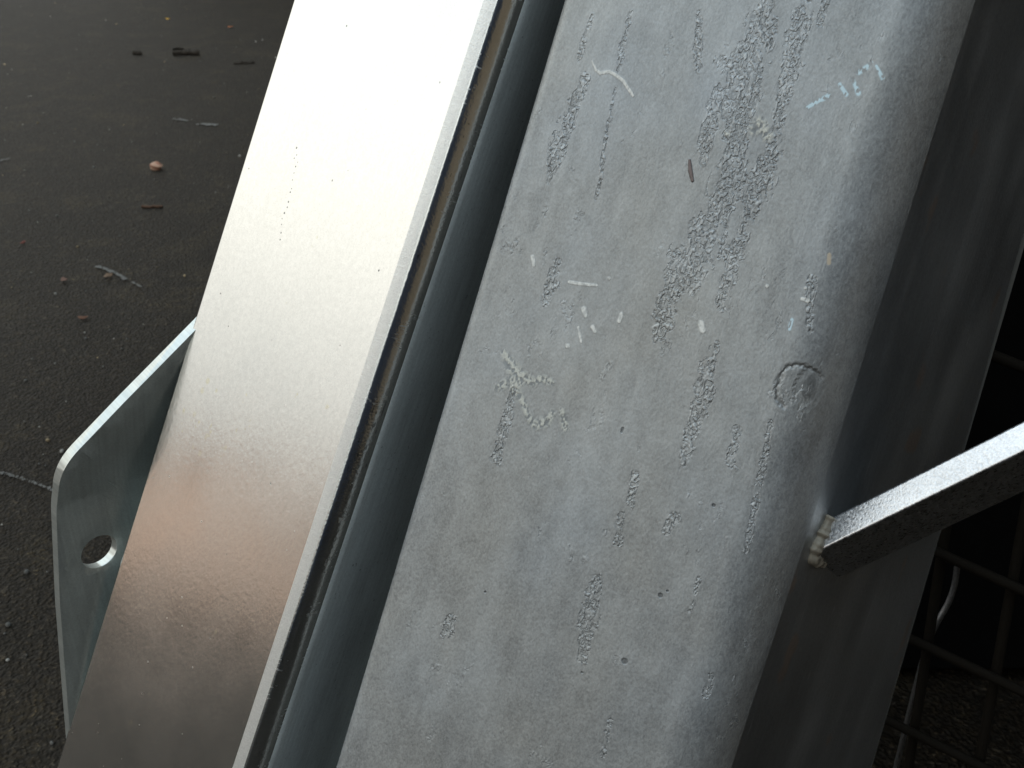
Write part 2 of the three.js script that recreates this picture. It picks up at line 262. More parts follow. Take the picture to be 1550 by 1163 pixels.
// ---------------------------------------------------------------- brace bar welded to the post
const barZinc = (() => {
  const w = 512, h = 512, n = field(w, h, 5, 5, 51), n2 = field(w, h, 2.6, 2.6, 52), c = fbm(w, h, 60, 60, 4, 53);
  const map = colourMap(w, h, (i, o) => { const v = 0.66 * (1 + 0.16 * n[i] + 0.16 * n2[i] + 0.12 * c[i]); o[0] = v * 0.97; o[1] = v; o[2] = v * 1.04; });
  const bump = greyMap(w, h, (i) => 0.5 + 0.25 * n[i] + 0.25 * n2[i]);
  const rough = greyMap(w, h, (i) => 0.34 + 0.1 * n[i]);
  return new THREE.MeshStandardMaterial({ map, bumpMap: bump, bumpScale: 0.00011, roughnessMap: rough, roughness: 1, metalness: 1 });
})();
const S = V(0.1776, 0.6029, -0.4665), EB = V(0.2666, 0.6864, -0.4425);
{
  const b = EB.clone().sub(S).normalize(), mid = S.clone().add(EB).multiplyScalar(0.5), view = camera.position.clone().sub(mid).normalize();
  const up0 = view.clone().addScaledVector(b, -view.dot(b)).normalize(); let sd = b.clone().cross(up0); if (sd.y < 0) sd.negate();
  const q = 22 * Math.PI / 180, top = up0.clone().multiplyScalar(Math.cos(q)).addScaledVector(sd, Math.sin(q)).normalize();
  const front = b.clone().cross(top); if (front.dot(view) < 0) front.negate();
  const wt = 0.015, hf = 0.054, len = 0.46;
  const g = new RoundedBoxGeometry(len, hf, wt, 3, 0.0016);
  const p = g.attributes.position, u = g.attributes.uv; for (let i = 0; i < p.count; i++) u.setXY(i, p.getX(i) / 0.12, (p.getY(i) + p.getZ(i)) / 0.12);
  const bar = part('brace_bar', g, barZinc, post, 'bright narrow brace bar rising to the right');
  // its length along b, its narrow face along top, its broad face towards the viewer and down
  const third = b.clone().cross(top).normalize();
  const world = new THREE.Matrix4().makeBasis(b, top, third);
  const c = S.clone().addScaledVector(b, len / 2 - 0.034).addScaledVector(top, -hf / 2);
  const inv = new THREE.Matrix4().makeBasis(AX, AY, AZ).setPosition(P0.clone().addScaledVector(AY, -DOWN)).invert();
  world.setPosition(c); bar.applyMatrix4(inv.clone().multiply(world));
  // weld bead: a lumpy run of metal round the joint
  const ns = AZ.clone().multiplyScalar(Math.cos(65 * Math.PI / 180)).addScaledVector(AX, Math.sin(65 * Math.PI / 180)), r = rng(71), noise = (k) => Math.sin(k * 1.7 + 1) * 0.5 + Math.sin(k * 3.1) * 0.3;
  const touch = (dt, df) => { const o = top.clone().multiplyScalar(dt).addScaledVector(front, df); return toLocal(S.clone().add(o).addScaledVector(b, -o.dot(ns) / b.dot(ns))); };
  const path = new THREE.CatmullRomCurve3([touch(0, -wt * 0.55), touch(0.0005, 0), touch(0, wt * 0.5), touch(-0.006, wt * 0.56), touch(-hf * 0.22, wt * 0.54), touch(-hf * 0.4, wt * 0.5)]);
  const NS = 90, NR = 14, weld = new THREE.TubeGeometry(path, NS, 1, NR, false); { // lumpy ripples, thick at the corner and thin at both ends
    const p = weld.attributes.position, c = new THREE.Vector3(), v = new THREE.Vector3();
    for (let i = 0; i <= NS; i++) { path.getPointAt(i / NS, c); const t = i / NS, R = 0.0042 * (0.35 + 0.65 * Math.sin(Math.PI * clamp(t * 0.8 + 0.16))) * (1 + 0.05 * Math.sin(i * 0.95) + 0.30 * noise(i * 0.21));
      for (let j = 0; j <= NR; j++) { const q = i * (NR + 1) + j; v.fromBufferAttribute(p, q).sub(c).normalize(); const k = R * (1 + 0.20 * noise((j % NR) * 1.3 + i * 0.13)); p.setXYZ(q, c.x + v.x * k, c.y + v.y * k, c.z + v.z * k); } }
    weld.computeVertexNormals();
  }
  part('weld_bead', weld, new THREE.MeshStandardMaterial({ color: new THREE.Color().setRGB(0.24, 0.215, 0.17), roughness: 0.6, metalness: 0.3 }), post, 'lumpy pale weld joining the brace bar to the post');
}

// ---------------------------------------------------------------- channel: bright zinc
const CW = 1024, CH = 2048;
const brightZinc = (() => {                             // 0.2 m x 0.6 m
  const w = CW, h = CH, peel = field(w, h, 7, 10, 61), peel2 = field(w, h, 3, 4, 62), cloud = fbm(w, h, 170, 200, 5, 63), streak = field(w, h, 8, 300, 64), spot = field(w, h, 5, 5, 65), spotGate = field(w, h, 60, 70, 66), grain = field(w, h, 2, 2, 67), r = rng(68);
  const mask = new Float32Array(w * h), line = new Float32Array(w * h);
  const blob = (m, x, y, R, v) => { for (let j = Math.floor(y - R - 1); j <= y + R + 1; j++) for (let i = Math.floor(x - R - 1); i <= x + R + 1; i++) if (i >= 0 && j >= 0 && i < w && j < h) { const d = Math.hypot(i - x, j - y), k = j * w + i; m[k] = Math.max(m[k], v * (1 - sstep(R * 0.6, R + 0.6, d))); } };
  for (let k = 0; k < 46; k++) blob(mask, r() * w, r() * h, 0.8 + r() * 1.8, 0.5 + 0.5 * r());
  for (let k = 0; k < 15; k++) blob(mask, 205 - k * 2.5 + r() * 14, 1290 + k * 14 + r() * 8, 1 + r() * 1.6, 0.9);  // a trail of dark specks
  for (let k = 0; k < 34; k++) { let x = r() * w, y = r() * h * 0.42, a = -0.9 + r() * 0.9, L = 30 + r() * 170; for (let s = 0; s < L; s += 1) { blob(line, x + Math.cos(a) * s, y + Math.sin(a) * s * 0.9, 0.6, 0.12 + 0.12 * r()); } }
  // a few yellowish dried drops and smears
  const stain = new Float32Array(w * h), ragg = field(w, h, 9, 12, 69); for (let k = 0; k < 34; k++) { const near = k < 20, x = near ? 60 + r() * 260 : r() * w * 0.62, y = near ? 760 + r() * 190 : r() * h; blob(stain, x, y, 2 + r() * 7, 0.4 + 0.5 * r()); blob(stain, x + r() * 12 - 6, y - r() * 22, 1 + r() * 4, 0.5); } for (let i = 0; i < stain.length; i++) stain[i] *= sstep(-0.4, 0.3, ragg[i]);
  const white = new Float32Array(w * h); for (let k = 0; k < 26; k++) blob(white, r() * w, r() * h * 0.5, 0.7 + r() * 1.5, 0.6 + r() * 0.4);
  const map = colourMap(w, h, (i, o) => {
    let v = 0.70 * (1 + 0.06 * cloud[i] + 0.045 * grain[i] + 0.03 * peel[i]);
    v *= 1 - 0.7 * mask[i]; v += (0.85 - v) * (white[i] * 0.8 + line[i] * 0.4); o[0] = v; o[1] = v * (0.995 - 0.02 * stain[i]); o[2] = v * (0.965 - 0.16 * stain[i]);
  });
  const bump = heightMap(w, h, (i) => 0.5 + 0.12 * peel[i] + 0.07 * peel2[i] - 0.5 * mask[i] + 0.3 * white[i] + 0.1 * line[i]);
  const rough = greyMap(w, h, (i) => 0.19 + 0.05 * cloud[i] + 0.10 * stain[i] + 0.1 * line[i] + 0.3 * Math.max(mask[i], white[i]));
  return new THREE.MeshStandardMaterial({ map, bumpMap: bump, bumpScale: 0.00007, roughnessMap: rough, roughness: 1, metalness: 1 });
})();
const paleZinc = (() => {                             // the paler, rougher band along the fold: fine cross scratches
  const w = 256, h = 2048, cross = field(w, h, 60, 2.2, 71), grain = field(w, h, 3, 3, 72), nick = field(w, h, 14, 6, 73);
  const map = colourMap(w, h, (i, o) => { const v = 0.74 * (1 + 0.04 * cross[i] + 0.12 * grain[i]); o[0] = v; o[1] = v * 0.99; o[2] = v * 0.95; });
  const bump = greyMap(w, h, (i) => 0.5 + 0.06 * cross[i] + 0.2 * grain[i] - 0.3 * sstep(0.75, 0.95, nick[i]));
  return new THREE.MeshStandardMaterial({ map, bumpMap: bump, bumpScale: 0.0003, roughness: 0.40, metalness: 0.7 });
})();
const foldZinc = (() => {
  const w = 256, h = 1024, n = field(w, h, 6, 80, 81), c = fbm(w, h, 60, 90, 4, 82), g = field(w, h, 2.5, 2.5, 83), nick = field(w, h, 3, 10, 84), gate = field(w, h, 40, 60, 85), tick = field(w, h, 7, 2.4, 86), tickOn = field(w, h, 24, 34, 87);
  const map = colourMap(w, h, (i, o) => { let v = 0.62 * (1 + 0.10 * c[i] + 0.06 * n[i] + 0.05 * g[i]); v *= 1 - 0.6 * sstep(0.9, 1.1, nick[i] + 0.4 * gate[i]); v += 0.14 * sstep(0.5, 0.9, tick[i]) * sstep(0.25, 0.6, tickOn[i]); o[0] = v * 0.96; o[1] = v * 1.01; o[2] = v * 1.01; });
  const bump = greyMap(w, h, (i) => 0.5 + 0.2 * c[i] + 0.08 * g[i] + 0.1 * n[i]);
  const rough = greyMap(w, h, (i) => 0.20 + 0.05 * c[i] + 0.03 * n[i] + 0.3 * sstep(0.5, 0.9, tick[i]) * sstep(0.25, 0.6, tickOn[i]));
  return new THREE.MeshStandardMaterial({ map, bumpMap: bump, bumpScale: 0.0003, roughnessMap: rough, roughness: 1, metalness: 0.97 });
})();
const innerZinc = (() => {                              // the inner wall: dull greenish zinc
  const w = 256, h = 1024, n = field(w, h, 6, 120, 181), c = fbm(w, h, 60, 110, 4, 182), g = field(w, h, 2.5, 2.5, 183), nick = field(w, h, 4, 5, 184);
  const map = colourMap(w, h, (i, o) => { let v = 0.68 * (1 + 0.16 * c[i] + 0.07 * n[i] + 0.09 * g[i]); v *= 1 - 0.6 * sstep(0.88, 0.96, nick[i]); o[0] = v * 0.93; o[1] = v * 1.01; o[2] = v * 1.01; });
  const bump = greyMap(w, h, (i) => 0.5 + 0.2 * c[i] + 0.08 * g[i]);
  return new THREE.MeshPhysicalMaterial({ map, bumpMap: bump, bumpScale: 0.0003, roughness: 0.65, metalness: 0, specularIntensity: 0.3 });
})();
const channel = thing('steel_channel', 'bright smooth galvanised steel channel with rolled edge left of the post', 'steel channel'); seat(channel);
{
  const XL = (y) => -0.179 + 0.0644 * y, XR = (y) => -0.0555 + 0.045 * y;      // the flat's two edges, not quite parallel
  const flatW = 0.122, y0 = BOT, y1 = TOP;
  const slideFlat = (y, x) => XL(y) + (XR(y) - XL(y)) * x / flatW, slideRest = (y, x) => XR(y) + x;
  const uvC = (s, y) => [s / 0.2, (y + 0.330) / 0.6];
  const pl = new Profile(0, -0.0012, 0); pl.arc(0.0012, -90, 0, 4); pl.line(flatW - 0.0012, 0, 10);
  part('front_face', lift(sweep(pl.take(), y0, y1, 40, uvC, slideFlat)), brightZinc, channel);
  const pf = new Profile(0, 0, 0); pf.arc(0.04, 0, 8, 4); pf.line(0.0018, 8, 1);
  part('pale_edge', lift(sweep(pf.take(), y0, y1, 40, (s, y) => [s / 0.03, y / 0.24], slideRest)), paleZinc, channel, 'pale band along the fold');
  const uvW = (s, y) => [s / 0.1, y / 0.4];
  pf.arc(0.005, 8, 36, 10); pf.arc(0.028, 36, 66, 10);
  part('rolled_edge', lift(sweep(pf.take(), y0, y1, 40, uvW, slideRest)), foldZinc, channel, 'rounded fold mirroring dark and brown bands');
  pf.arc(0.016, 66, 90, 8); pf.line(0.16, 90, 8);
  part('side_wall', lift(sweep(pf.take(), y0, y1, 40, uvW, slideRest)), innerZinc, channel);
  // an added plate, unseen deep in the gap, stops light from behind
  { const wb = new THREE.BufferGeometry(), z = -0.185; wb.setAttribute('position', new THREE.Float32BufferAttribute([XR(y0) + pf.x - 0.002, y0, z, -0.001, y0, z, -0.001, y1, z, XR(y1) + pf.x - 0.002, y1, z], 3)); wb.setAttribute('uv', new THREE.Float32BufferAttribute([0, 0, 1, 0, 1, 4, 0, 4], 2)); wb.setIndex([0, 1, 2, 0, 2, 3]); wb.computeVertexNormals(); part('light_stop_plate', lift(wb), innerZinc, channel); }
  // the left flange and the rear face
  const q = [[0, -0.0012], [0, -0.075], [1, -0.075]], P = [], U = [], I = [];
  for (const y of [y0, y1]) { for (const [e, z] of q) { P.push(e ? XR(y) + pf.x : XL(y), y, z); U.push(e, y * 3); } }
  I.push(0, 3, 4, 0, 4, 1, 1, 4, 5, 1, 5, 2);
  let g = new THREE.BufferGeometry(); g.setAttribute('position', new THREE.Float32BufferAttribute(P, 3)); g.setAttribute('uv', new THREE.Float32BufferAttribute(U, 2)); g.setIndex(I); g = g.toNonIndexed(); g.computeVertexNormals();
  part('left_flange', lift(g), foldZinc, channel);
}
// bracket plate on the channel's left flange
const plateZinc = (() => {
  const w = 512, h = 512, c = fbm(w, h, 90, 90, 5, 91), g = field(w, h, 2.2, 2.2, 92), s = field(w, h, 5, 120, 93), n = field(w, h, 5, 5, 94);
  const map = colourMap(w, h, (i, o) => { const v = 0.68 * (1 + 0.12 * c[i] + 0.08 * g[i] + 0.06 * s[i]); o[0] = v * 0.93; o[1] = v * 1.0; o[2] = v * 0.96; });
  const bump = greyMap(w, h, (i) => 0.5 + 0.2 * c[i] + 0.1 * g[i] + 0.1 * n[i]);
  return new THREE.MeshStandardMaterial({ map, bumpMap: bump, bumpScale: 0.0003, roughness: 0.38, metalness: 0.85, vertexColors: true });
})();
{
  const Q = V(-0.20287, 0.58322, -0.63783), az = 48 * Math.PI / 180, hN = V(Math.sin(az), 0, Math.cos(az)), hU = V(Math.cos(az), 0, -Math.sin(az)), hV = V(0, 1, 0);
  const sh = new THREE.Shape(), mm = 0.001;
  sh.moveTo(20 * mm, 140 * mm); sh.lineTo(-33 * mm, 98 * mm); sh.lineTo(-88 * mm, 58.5 * mm); sh.lineTo(-120 * mm, 34.5 * mm);
  sh.bezierCurveTo(-130 * mm, 27 * mm, -135 * mm, 18 * mm, -136.5 * mm, 5 * mm);
  sh.lineTo(-152 * mm, -80 * mm); sh.lineTo(-167 * mm, -179 * mm); sh.lineTo(-171 * mm, -206 * mm); sh.lineTo(-168 * mm, -212 * mm); sh.lineTo(20 * mm, -212 * mm); sh.closePath();
  const hole = new THREE.Path(); hole.absellipse(-118.5 * mm, -55 * mm, 12.6 * mm, 12 * mm, 0, Math.PI * 2, true); sh.holes.push(hole);
  const T = 0.0062, qb = -0.0103, bendBy = 15 * Math.PI / 180;
  let g = new THREE.ExtrudeGeometry(sh, { depth: T, bevelEnabled: true, bevelThickness: 0.0007, bevelSize: 0.0007, bevelOffset: -0.0007, bevelSegments: 2, curveSegments: 24 });
  g = new TessellateModifier(0.008, 8).modify(g);
  const p = g.attributes.position, u = g.attributes.uv;
  const soft = 0.007, tint = new Float32Array(p.count * 3), nz = new THREE.Vector3(), e1 = new THREE.Vector3(), e2 = new THREE.Vector3();
  for (let i = 0; i < p.count; i += 3) { e1.fromBufferAttribute(p, i + 1).sub(nz.fromBufferAttribute(p, i)); e2.fromBufferAttribute(p, i + 2).sub(nz); const cut = Math.abs(e1.cross(e2).normalize().z) < 0.5; for (let k = 0; k < 3; k++) tint.set(cut ? [1, 0.97, 0.96] : [0.95, 0.95, 0.95], (i + k) * 3); }   // edges coloured slightly paler to stand in for the sky they reflect
  g.setAttribute('color', new THREE.BufferAttribute(tint, 3));
  for (let i = 0; i < p.count; i++) {
    const x = p.getX(i), y = p.getY(i), z = p.getZ(i) - T, d = y - qb; u.setXY(i, x / 0.15, y / 0.15);
    // above the fold the plate leans towards its front, over a short round
    const s = d <= -soft ? 0 : d >= soft ? d : (d + soft) ** 2 / (4 * soft), up = d - s * (1 - Math.cos(bendBy)), out = s * Math.sin(bendBy), tilt = bendBy * clamp((d + soft) / (2 * soft));
    p.setXYZ(i, x, qb + up - z * Math.sin(tilt), z * Math.cos(tilt) + out);
  }
  g = toCreasedNormals(g, 0.5);
  const inv = new THREE.Matrix4().makeBasis(AX, AY, AZ).setPosition(P0.clone().addScaledVector(AY, -DOWN)).invert();
  const m = new THREE.Matrix4().makeBasis(hU, hV, hN).setPosition(Q);
  g.applyMatrix4(inv.multiply(m));
  part('bracket_plate', g, plateZinc, channel, 'dark angled bracket plate with one round bolt hole');
}

// ---------------------------------------------------------------- an added black box in place of the deep shade behind, and the wire mesh
const shadeBlack = (() => {  // near-black colour that stands in for deep shade
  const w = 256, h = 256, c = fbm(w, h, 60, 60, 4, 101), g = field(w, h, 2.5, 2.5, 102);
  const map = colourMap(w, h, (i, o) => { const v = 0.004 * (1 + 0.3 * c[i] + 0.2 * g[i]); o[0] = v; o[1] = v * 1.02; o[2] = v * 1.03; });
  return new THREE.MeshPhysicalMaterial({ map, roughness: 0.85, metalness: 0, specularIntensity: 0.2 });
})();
{
  const c = thing('added_dark_box', 'added black box standing in for the deep shade behind the wire mesh', 'container');
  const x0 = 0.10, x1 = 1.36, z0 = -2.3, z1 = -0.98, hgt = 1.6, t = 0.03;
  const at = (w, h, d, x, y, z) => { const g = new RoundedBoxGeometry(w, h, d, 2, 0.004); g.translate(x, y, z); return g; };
  part('front_panel', at(x1 - x0, hgt, t, (x0 + x1) / 2, hgt / 2 + 0.02, z1), shadeBlack, c);
  part('rear_panel', at(x1 - x0, hgt, t, (x0 + x1) / 2, hgt / 2 + 0.02, z0), shadeBlack, c);
  part('side_panel', at(t, hgt, z1 - z0 - t, x0 + t / 2, hgt / 2 + 0.02, (z0 + z1) / 2), shadeBlack, c);
  part('side_panel', at(t, hgt, z1 - z0 - t, x1 - t / 2, hgt / 2 + 0.02, (z0 + z1) / 2), shadeBlack, c);
  part('lid', at(x1 - x0 + 0.04, 0.03, z1 - z0 + 0.04, (x0 + x1) / 2, hgt + 0.036, (z0 + z1) / 2), shadeBlack, c);
}
{
  const M = V(0.415, 0.285, -0.70), rm = V(0.9272, 0, 0.3746), um = V(0.0521, 0.9903, -0.129), nm = rm.clone().cross(um);
  const mesh = thing('wire_mesh_panel', 'dark rusty welded wire mesh panel in the shadow right of the post', 'mesh panel');
  const rodMat = new THREE.MeshPhysicalMaterial({ color: new THREE.Color().setRGB(0.010, 0.008, 0.0055), roughness: 0.85, metalness: 0, specularIntensity: 0.25 });
  mesh.position.copy(M); mesh.quaternion.setFromRotationMatrix(new THREE.Matrix4().makeBasis(rm, um, nm));
  const rod = (L) => { const g = new THREE.CylinderGeometry(0.0048, 0.0048, L, 10); return g; };
  const hg = rod(0.62), vg = rod(0.78), slope = -0.25;
  for (let k = -2; k <= 6; k++) { const r = part('rod', hg, rodMat, mesh); r.rotation.z = Math.PI / 2 + slope; r.position.set(0.10, -0.025 + k * 0.096, 0); }
  for (let k = -3; k <= 5; k++) { const r = part('rod', vg, rodMat, mesh); r.rotation.z = 0.06; r.position.set(-0.035 + k * 0.062, 0.13 - k * 0.014, -0.0115); }
}

{ // a thin bright rod hanging behind the mesh
  const t = new THREE.CatmullRomCurve3([V(0.4315, 0.345, -0.775), V(0.4345, 0.318, -0.775), V(0.433, 0.295, -0.774), V(0.4265, 0.270, -0.773), V(0.4225, 0.245, -0.773), V(0.4215, 0.05, -0.772)]);
  const m = part('bent_rod', new THREE.TubeGeometry(t, 40, 0.003, 8, false), barZinc, scene); mark(m, 'thin bent bright steel rod hanging behind the wire mesh', 'rod');
}

// ---------------------------------------------------------------- brick building across the yard, mirrored in the zinc
{
  const brick = (() => {
    const w = 512, h = 512, n = field(w, h, 3, 3, 111), c = fbm(w, h, 90, 90, 3, 112), r = rng(113), tone = []; for (let i = 0; i < 16 * 8; i++) tone.push(r());
    return new THREE.MeshStandardMaterial({ roughness: 0.85, map: colourMap(w, h, (i, o) => {
      const x = i % w, y = (i / w) | 0, row = (y / 32) | 0, xx = (x + (row % 2) * 32) % w, col = (xx / 64) | 0, joint = (y % 32) < 5 || (xx % 64) < 5, t = tone[(row * 8 + col) % tone.length];
      const k = 1 + 0.15 * n[i] + 0.15 * c[i]; if (joint) { o[0] = 0.34 * k; o[1] = 0.31 * k; o[2] = 0.28 * k; } else { o[0] = (0.48 + 0.12 * t) * k; o[1] = (0.35 + 0.09 * t) * k; o[2] = (0.30 + 0.07 * t) * k; }
    }) });
  })();
  const roofM = new THREE.MeshStandardMaterial({ color: new THREE.Color().setRGB(0.34, 0.25, 0.21), roughness: 0.8 }), glass = new THREE.MeshStandardMaterial({ color: new THREE.Color().setRGB(0.03, 0.035, 0.04), roughness: 0.1 }), white = new THREE.MeshStandardMaterial({ color: new THREE.Color().setRGB(0.7, 0.7, 0.68), roughness: 0.6 });
  const b = thing('brick_building', 'low red brick building across the yard behind the photographer', 'building');
  const d = dirFrom(0, -62), W = 26, D = 9, Hh = 2.5; b.position.copy(d).multiplyScalar(19); b.rotation.y = Math.atan2(-d.x, -d.z);
  const g = new THREE.BoxGeometry(W, Hh, D); g.translate(0, Hh / 2, -D / 2); const u = g.attributes.uv, p = g.attributes.position, nn = g.attributes.normal;
  for (let i = 0; i < p.count; i++) u.setXY(i, (Math.abs(nn.getX(i)) > 0.5 ? p.getZ(i) : p.getX(i)) / 1.8, p.getY(i) / 1.2);
  part('wall', g, brick, b);
  const rs = new THREE.Shape(); rs.moveTo(-0.4, 0); rs.lineTo(D + 0.4, 0); rs.lineTo(D / 2, 0.6); rs.closePath();
  const rg = new THREE.ExtrudeGeometry(rs, { depth: W + 0.8, bevelEnabled: false }); rg.rotateY(Math.PI / 2); rg.translate(-W / 2 - 0.4, Hh + 0.003, 0); part('roof', rg, roofM, b);
  const fr = new RoundedBoxGeometry(1.5, 1.1, 0.12, 2, 0.01), pn = new THREE.BoxGeometry(1.34, 0.94, 0.02);
  for (let k = -2; k <= 2; k++) { if (k === 1) continue; const f = part('window', fr, white, b); f.position.set(k * 4.6, 1.5, 0.02); const q = new THREE.Mesh(pn, glass); q.name = 'pane'; q.position.z = 0.06; q.castShadow = q.receiveShadow = true; f.add(q); }
  const door = part('door', new RoundedBoxGeometry(1.0, 2.1, 0.1, 2, 0.01), new THREE.MeshStandardMaterial({ color: new THREE.Color().setRGB(0.12, 0.14, 0.16), roughness: 0.5 }), b); door.position.set(4.6, 1.05, 0.02);
}

// ---------------------------------------------------------------- added tall hall, unseen: put in to cast shade over this yard
{
  const plaster = (() => { const w = 256, h = 256, c = fbm(w, h, 70, 70, 4, 191), g = field(w, h, 3, 3, 192); return new THREE.MeshStandardMaterial({ roughness: 0.9, map: colourMap(w, h, (i, o) => { const v = 0.26 * (1 + 0.12 * c[i] + 0.06 * g[i]); o[0] = v; o[1] = v * 0.96; o[2] = v * 0.88; }) }); })();
  const dark = new THREE.MeshStandardMaterial({ color: new THREE.Color().setRGB(0.06, 0.06, 0.065), roughness: 0.6 }), glass = new THREE.MeshStandardMaterial({ color: new THREE.Color().setRGB(0.03, 0.035, 0.04), roughness: 0.1 });
  const b = thing('added_hall', 'unseen tall plain hall added behind the post to shade the yard', 'hall'); b.position.set(15, 0, -12);
  const W = 38, D = 12, Hh = 16, g = new THREE.BoxGeometry(W, Hh, D); g.translate(0, Hh / 2, -D / 2); const u = g.attributes.uv, p = g.attributes.position; for (let i = 0; i < p.count; i++) u.setXY(i, (p.getX(i) + p.getZ(i)) / 3, p.getY(i) / 3);
  part('wall', g, plaster, b);
  const cap = new RoundedBoxGeometry(W + 0.5, 0.25, D + 0.5, 2, 0.03); cap.translate(0, Hh + 0.127, -D / 2); part('roof', cap, dark, b);
  const fr = new RoundedBoxGeometry(2.0, 1.6, 0.12, 2, 0.01), pn = new THREE.BoxGeometry(1.8, 1.4, 0.02);
  for (let j = 0; j < 4; j++) for (let k = -4; k <= 4; k++) { const f = part('window', fr, dark, b); f.position.set(k * 4.2, 2.6 + j * 3.6, 0.02); const q = new THREE.Mesh(pn, glass); q.name = 'pane'; q.position.z = 0.06; q.castShadow = q.receiveShadow = true; f.add(q); }
}

// ---------------------------------------------------------------- added brown shed, unseen on the right: blocks sky light, mirrored in the zinc
{
  const boards = (() => {
    const w = 512, h = 512, n = field(w, h, 4, 130, 161), c = fbm(w, h, 60, 120, 4, 162), g = field(w, h, 2, 9, 163);
    return new THREE.MeshStandardMaterial({ roughness: 0.8, map: colourMap(w, h, (i, o) => { const v = 0.24 * (1 + 0.25 * n[i] + 0.25 * c[i] + 0.15 * g[i]); o[0] = v * 1.3; o[1] = v * 0.95; o[2] = v * 0.60; }) });
  })();
  const dark = new THREE.MeshStandardMaterial({ color: new THREE.Color().setRGB(0.03, 0.03, 0.032), roughness: 0.8 });
  const s = thing('added_shed', 'unseen brown timber shed added right of the photographer to block sky light', 'shed');
  const X0 = 1.42, ZA = -3.2, ZB = 1.3, HT = 2.05;
  const bd = new RoundedBoxGeometry(0.024, HT, 0.172, 1, 0.004); { const p = bd.attributes.position, u = bd.attributes.uv; for (let i = 0; i < p.count; i++) u.setXY(i, p.getZ(i) / 0.6, p.getY(i) / 1.2); }
  const core = new THREE.BoxGeometry(0.1, HT, ZB - ZA); core.translate(X0 + 0.075, HT / 2, (ZA + ZB) / 2); part('wall', core, dark, s);
  for (let k = 0; k * 0.176 < ZB - ZA - 0.1; k++) { const m = part('board', bd, boards, s); m.position.set(X0, HT / 2, ZA + 0.1 + k * 0.176); }
  const darkPanel = new RoundedBoxGeometry(0.03, 1.1, 2.8, 2, 0.006); darkPanel.translate(X0 - 0.029, 0.55, ZA + 1.5); part('added_dark_panel', darkPanel, shadeBlack, s);  // added dark panel, unseen, blackens what the post side mirrors
  const roof = new RoundedBoxGeometry(0.7, 0.12, ZB - ZA + 0.6, 2, 0.01); roof.translate(X0 + 0.1 + 0.1, HT + 0.07, (ZA + ZB) / 2); part('roof', roof, dark, s);
  const fas = new RoundedBoxGeometry(0.05, 0.3, ZB - ZA + 0.6, 2, 0.006); fas.translate(X0 + 0.1 - 0.277, HT + 0.02, (ZA + ZB) / 2); part('fascia', fas, boards, s);
}

// ---------------------------------------------------------------- added navy cabin, unseen: a dark blocker mirrored in the rolled edge
{
  const navy = (() => { const w = 256, h = 256, c = fbm(w, h, 60, 60, 4, 171), g = field(w, h, 3, 3, 172); return new THREE.MeshStandardMaterial({ roughness: 0.55, map: colourMap(w, h, (i, o) => { const v = 0.05 * (1 + 0.2 * c[i] + 0.1 * g[i]); o[0] = v * 0.45; o[1] = v * 0.75; o[2] = v * 1.6; }) }); })();
  const grey = new THREE.MeshStandardMaterial({ color: new THREE.Color().setRGB(0.18, 0.18, 0.18), roughness: 0.6 }), glass = new THREE.MeshStandardMaterial({ color: new THREE.Color().setRGB(0.02, 0.025, 0.03), roughness: 0.1 });
  const c = thing('added_cabin', 'unseen navy cabin added behind the photographer to darken the fold and gap', 'cabin');
  const x0 = -0.42, x1 = 3.0, z0 = 1.5, z1 = 3.9, H = 2.5, at = (g, x, y, z) => { g.translate(x, y, z); return g; };
  part('body', at(new RoundedBoxGeometry(x1 - x0, H, z1 - z0, 2, 0.03), (x0 + x1) / 2, H / 2 + 0.1, (z0 + z1) / 2), navy, c);
  part('roof', at(new RoundedBoxGeometry(x1 - x0 + 0.16, 0.1, z1 - z0 + 0.16, 2, 0.02), (x0 + x1) / 2, H + 0.15, (z0 + z1) / 2), grey, c);
  const rib = new RoundedBoxGeometry(0.06, H - 0.1, 0.03, 1, 0.008); for (let k = 0; k < 14; k++) { const m = part('rib', rib, navy, c); m.position.set(x0 + 0.14 + k * 0.25, H / 2 + 0.1, z0 - 0.012); }
  const f = part('window', at(new RoundedBoxGeometry(0.9, 0.8, 0.08, 2, 0.01), 2.4, 1.6, z0 - 0.03), grey, c), q = new THREE.Mesh(at(new THREE.BoxGeometry(0.78, 0.68, 0.02), 2.4, 1.6, z0 - 0.068), glass); q.name = 'pane'; q.castShadow = q.receiveShadow = true; f.add(q);
}

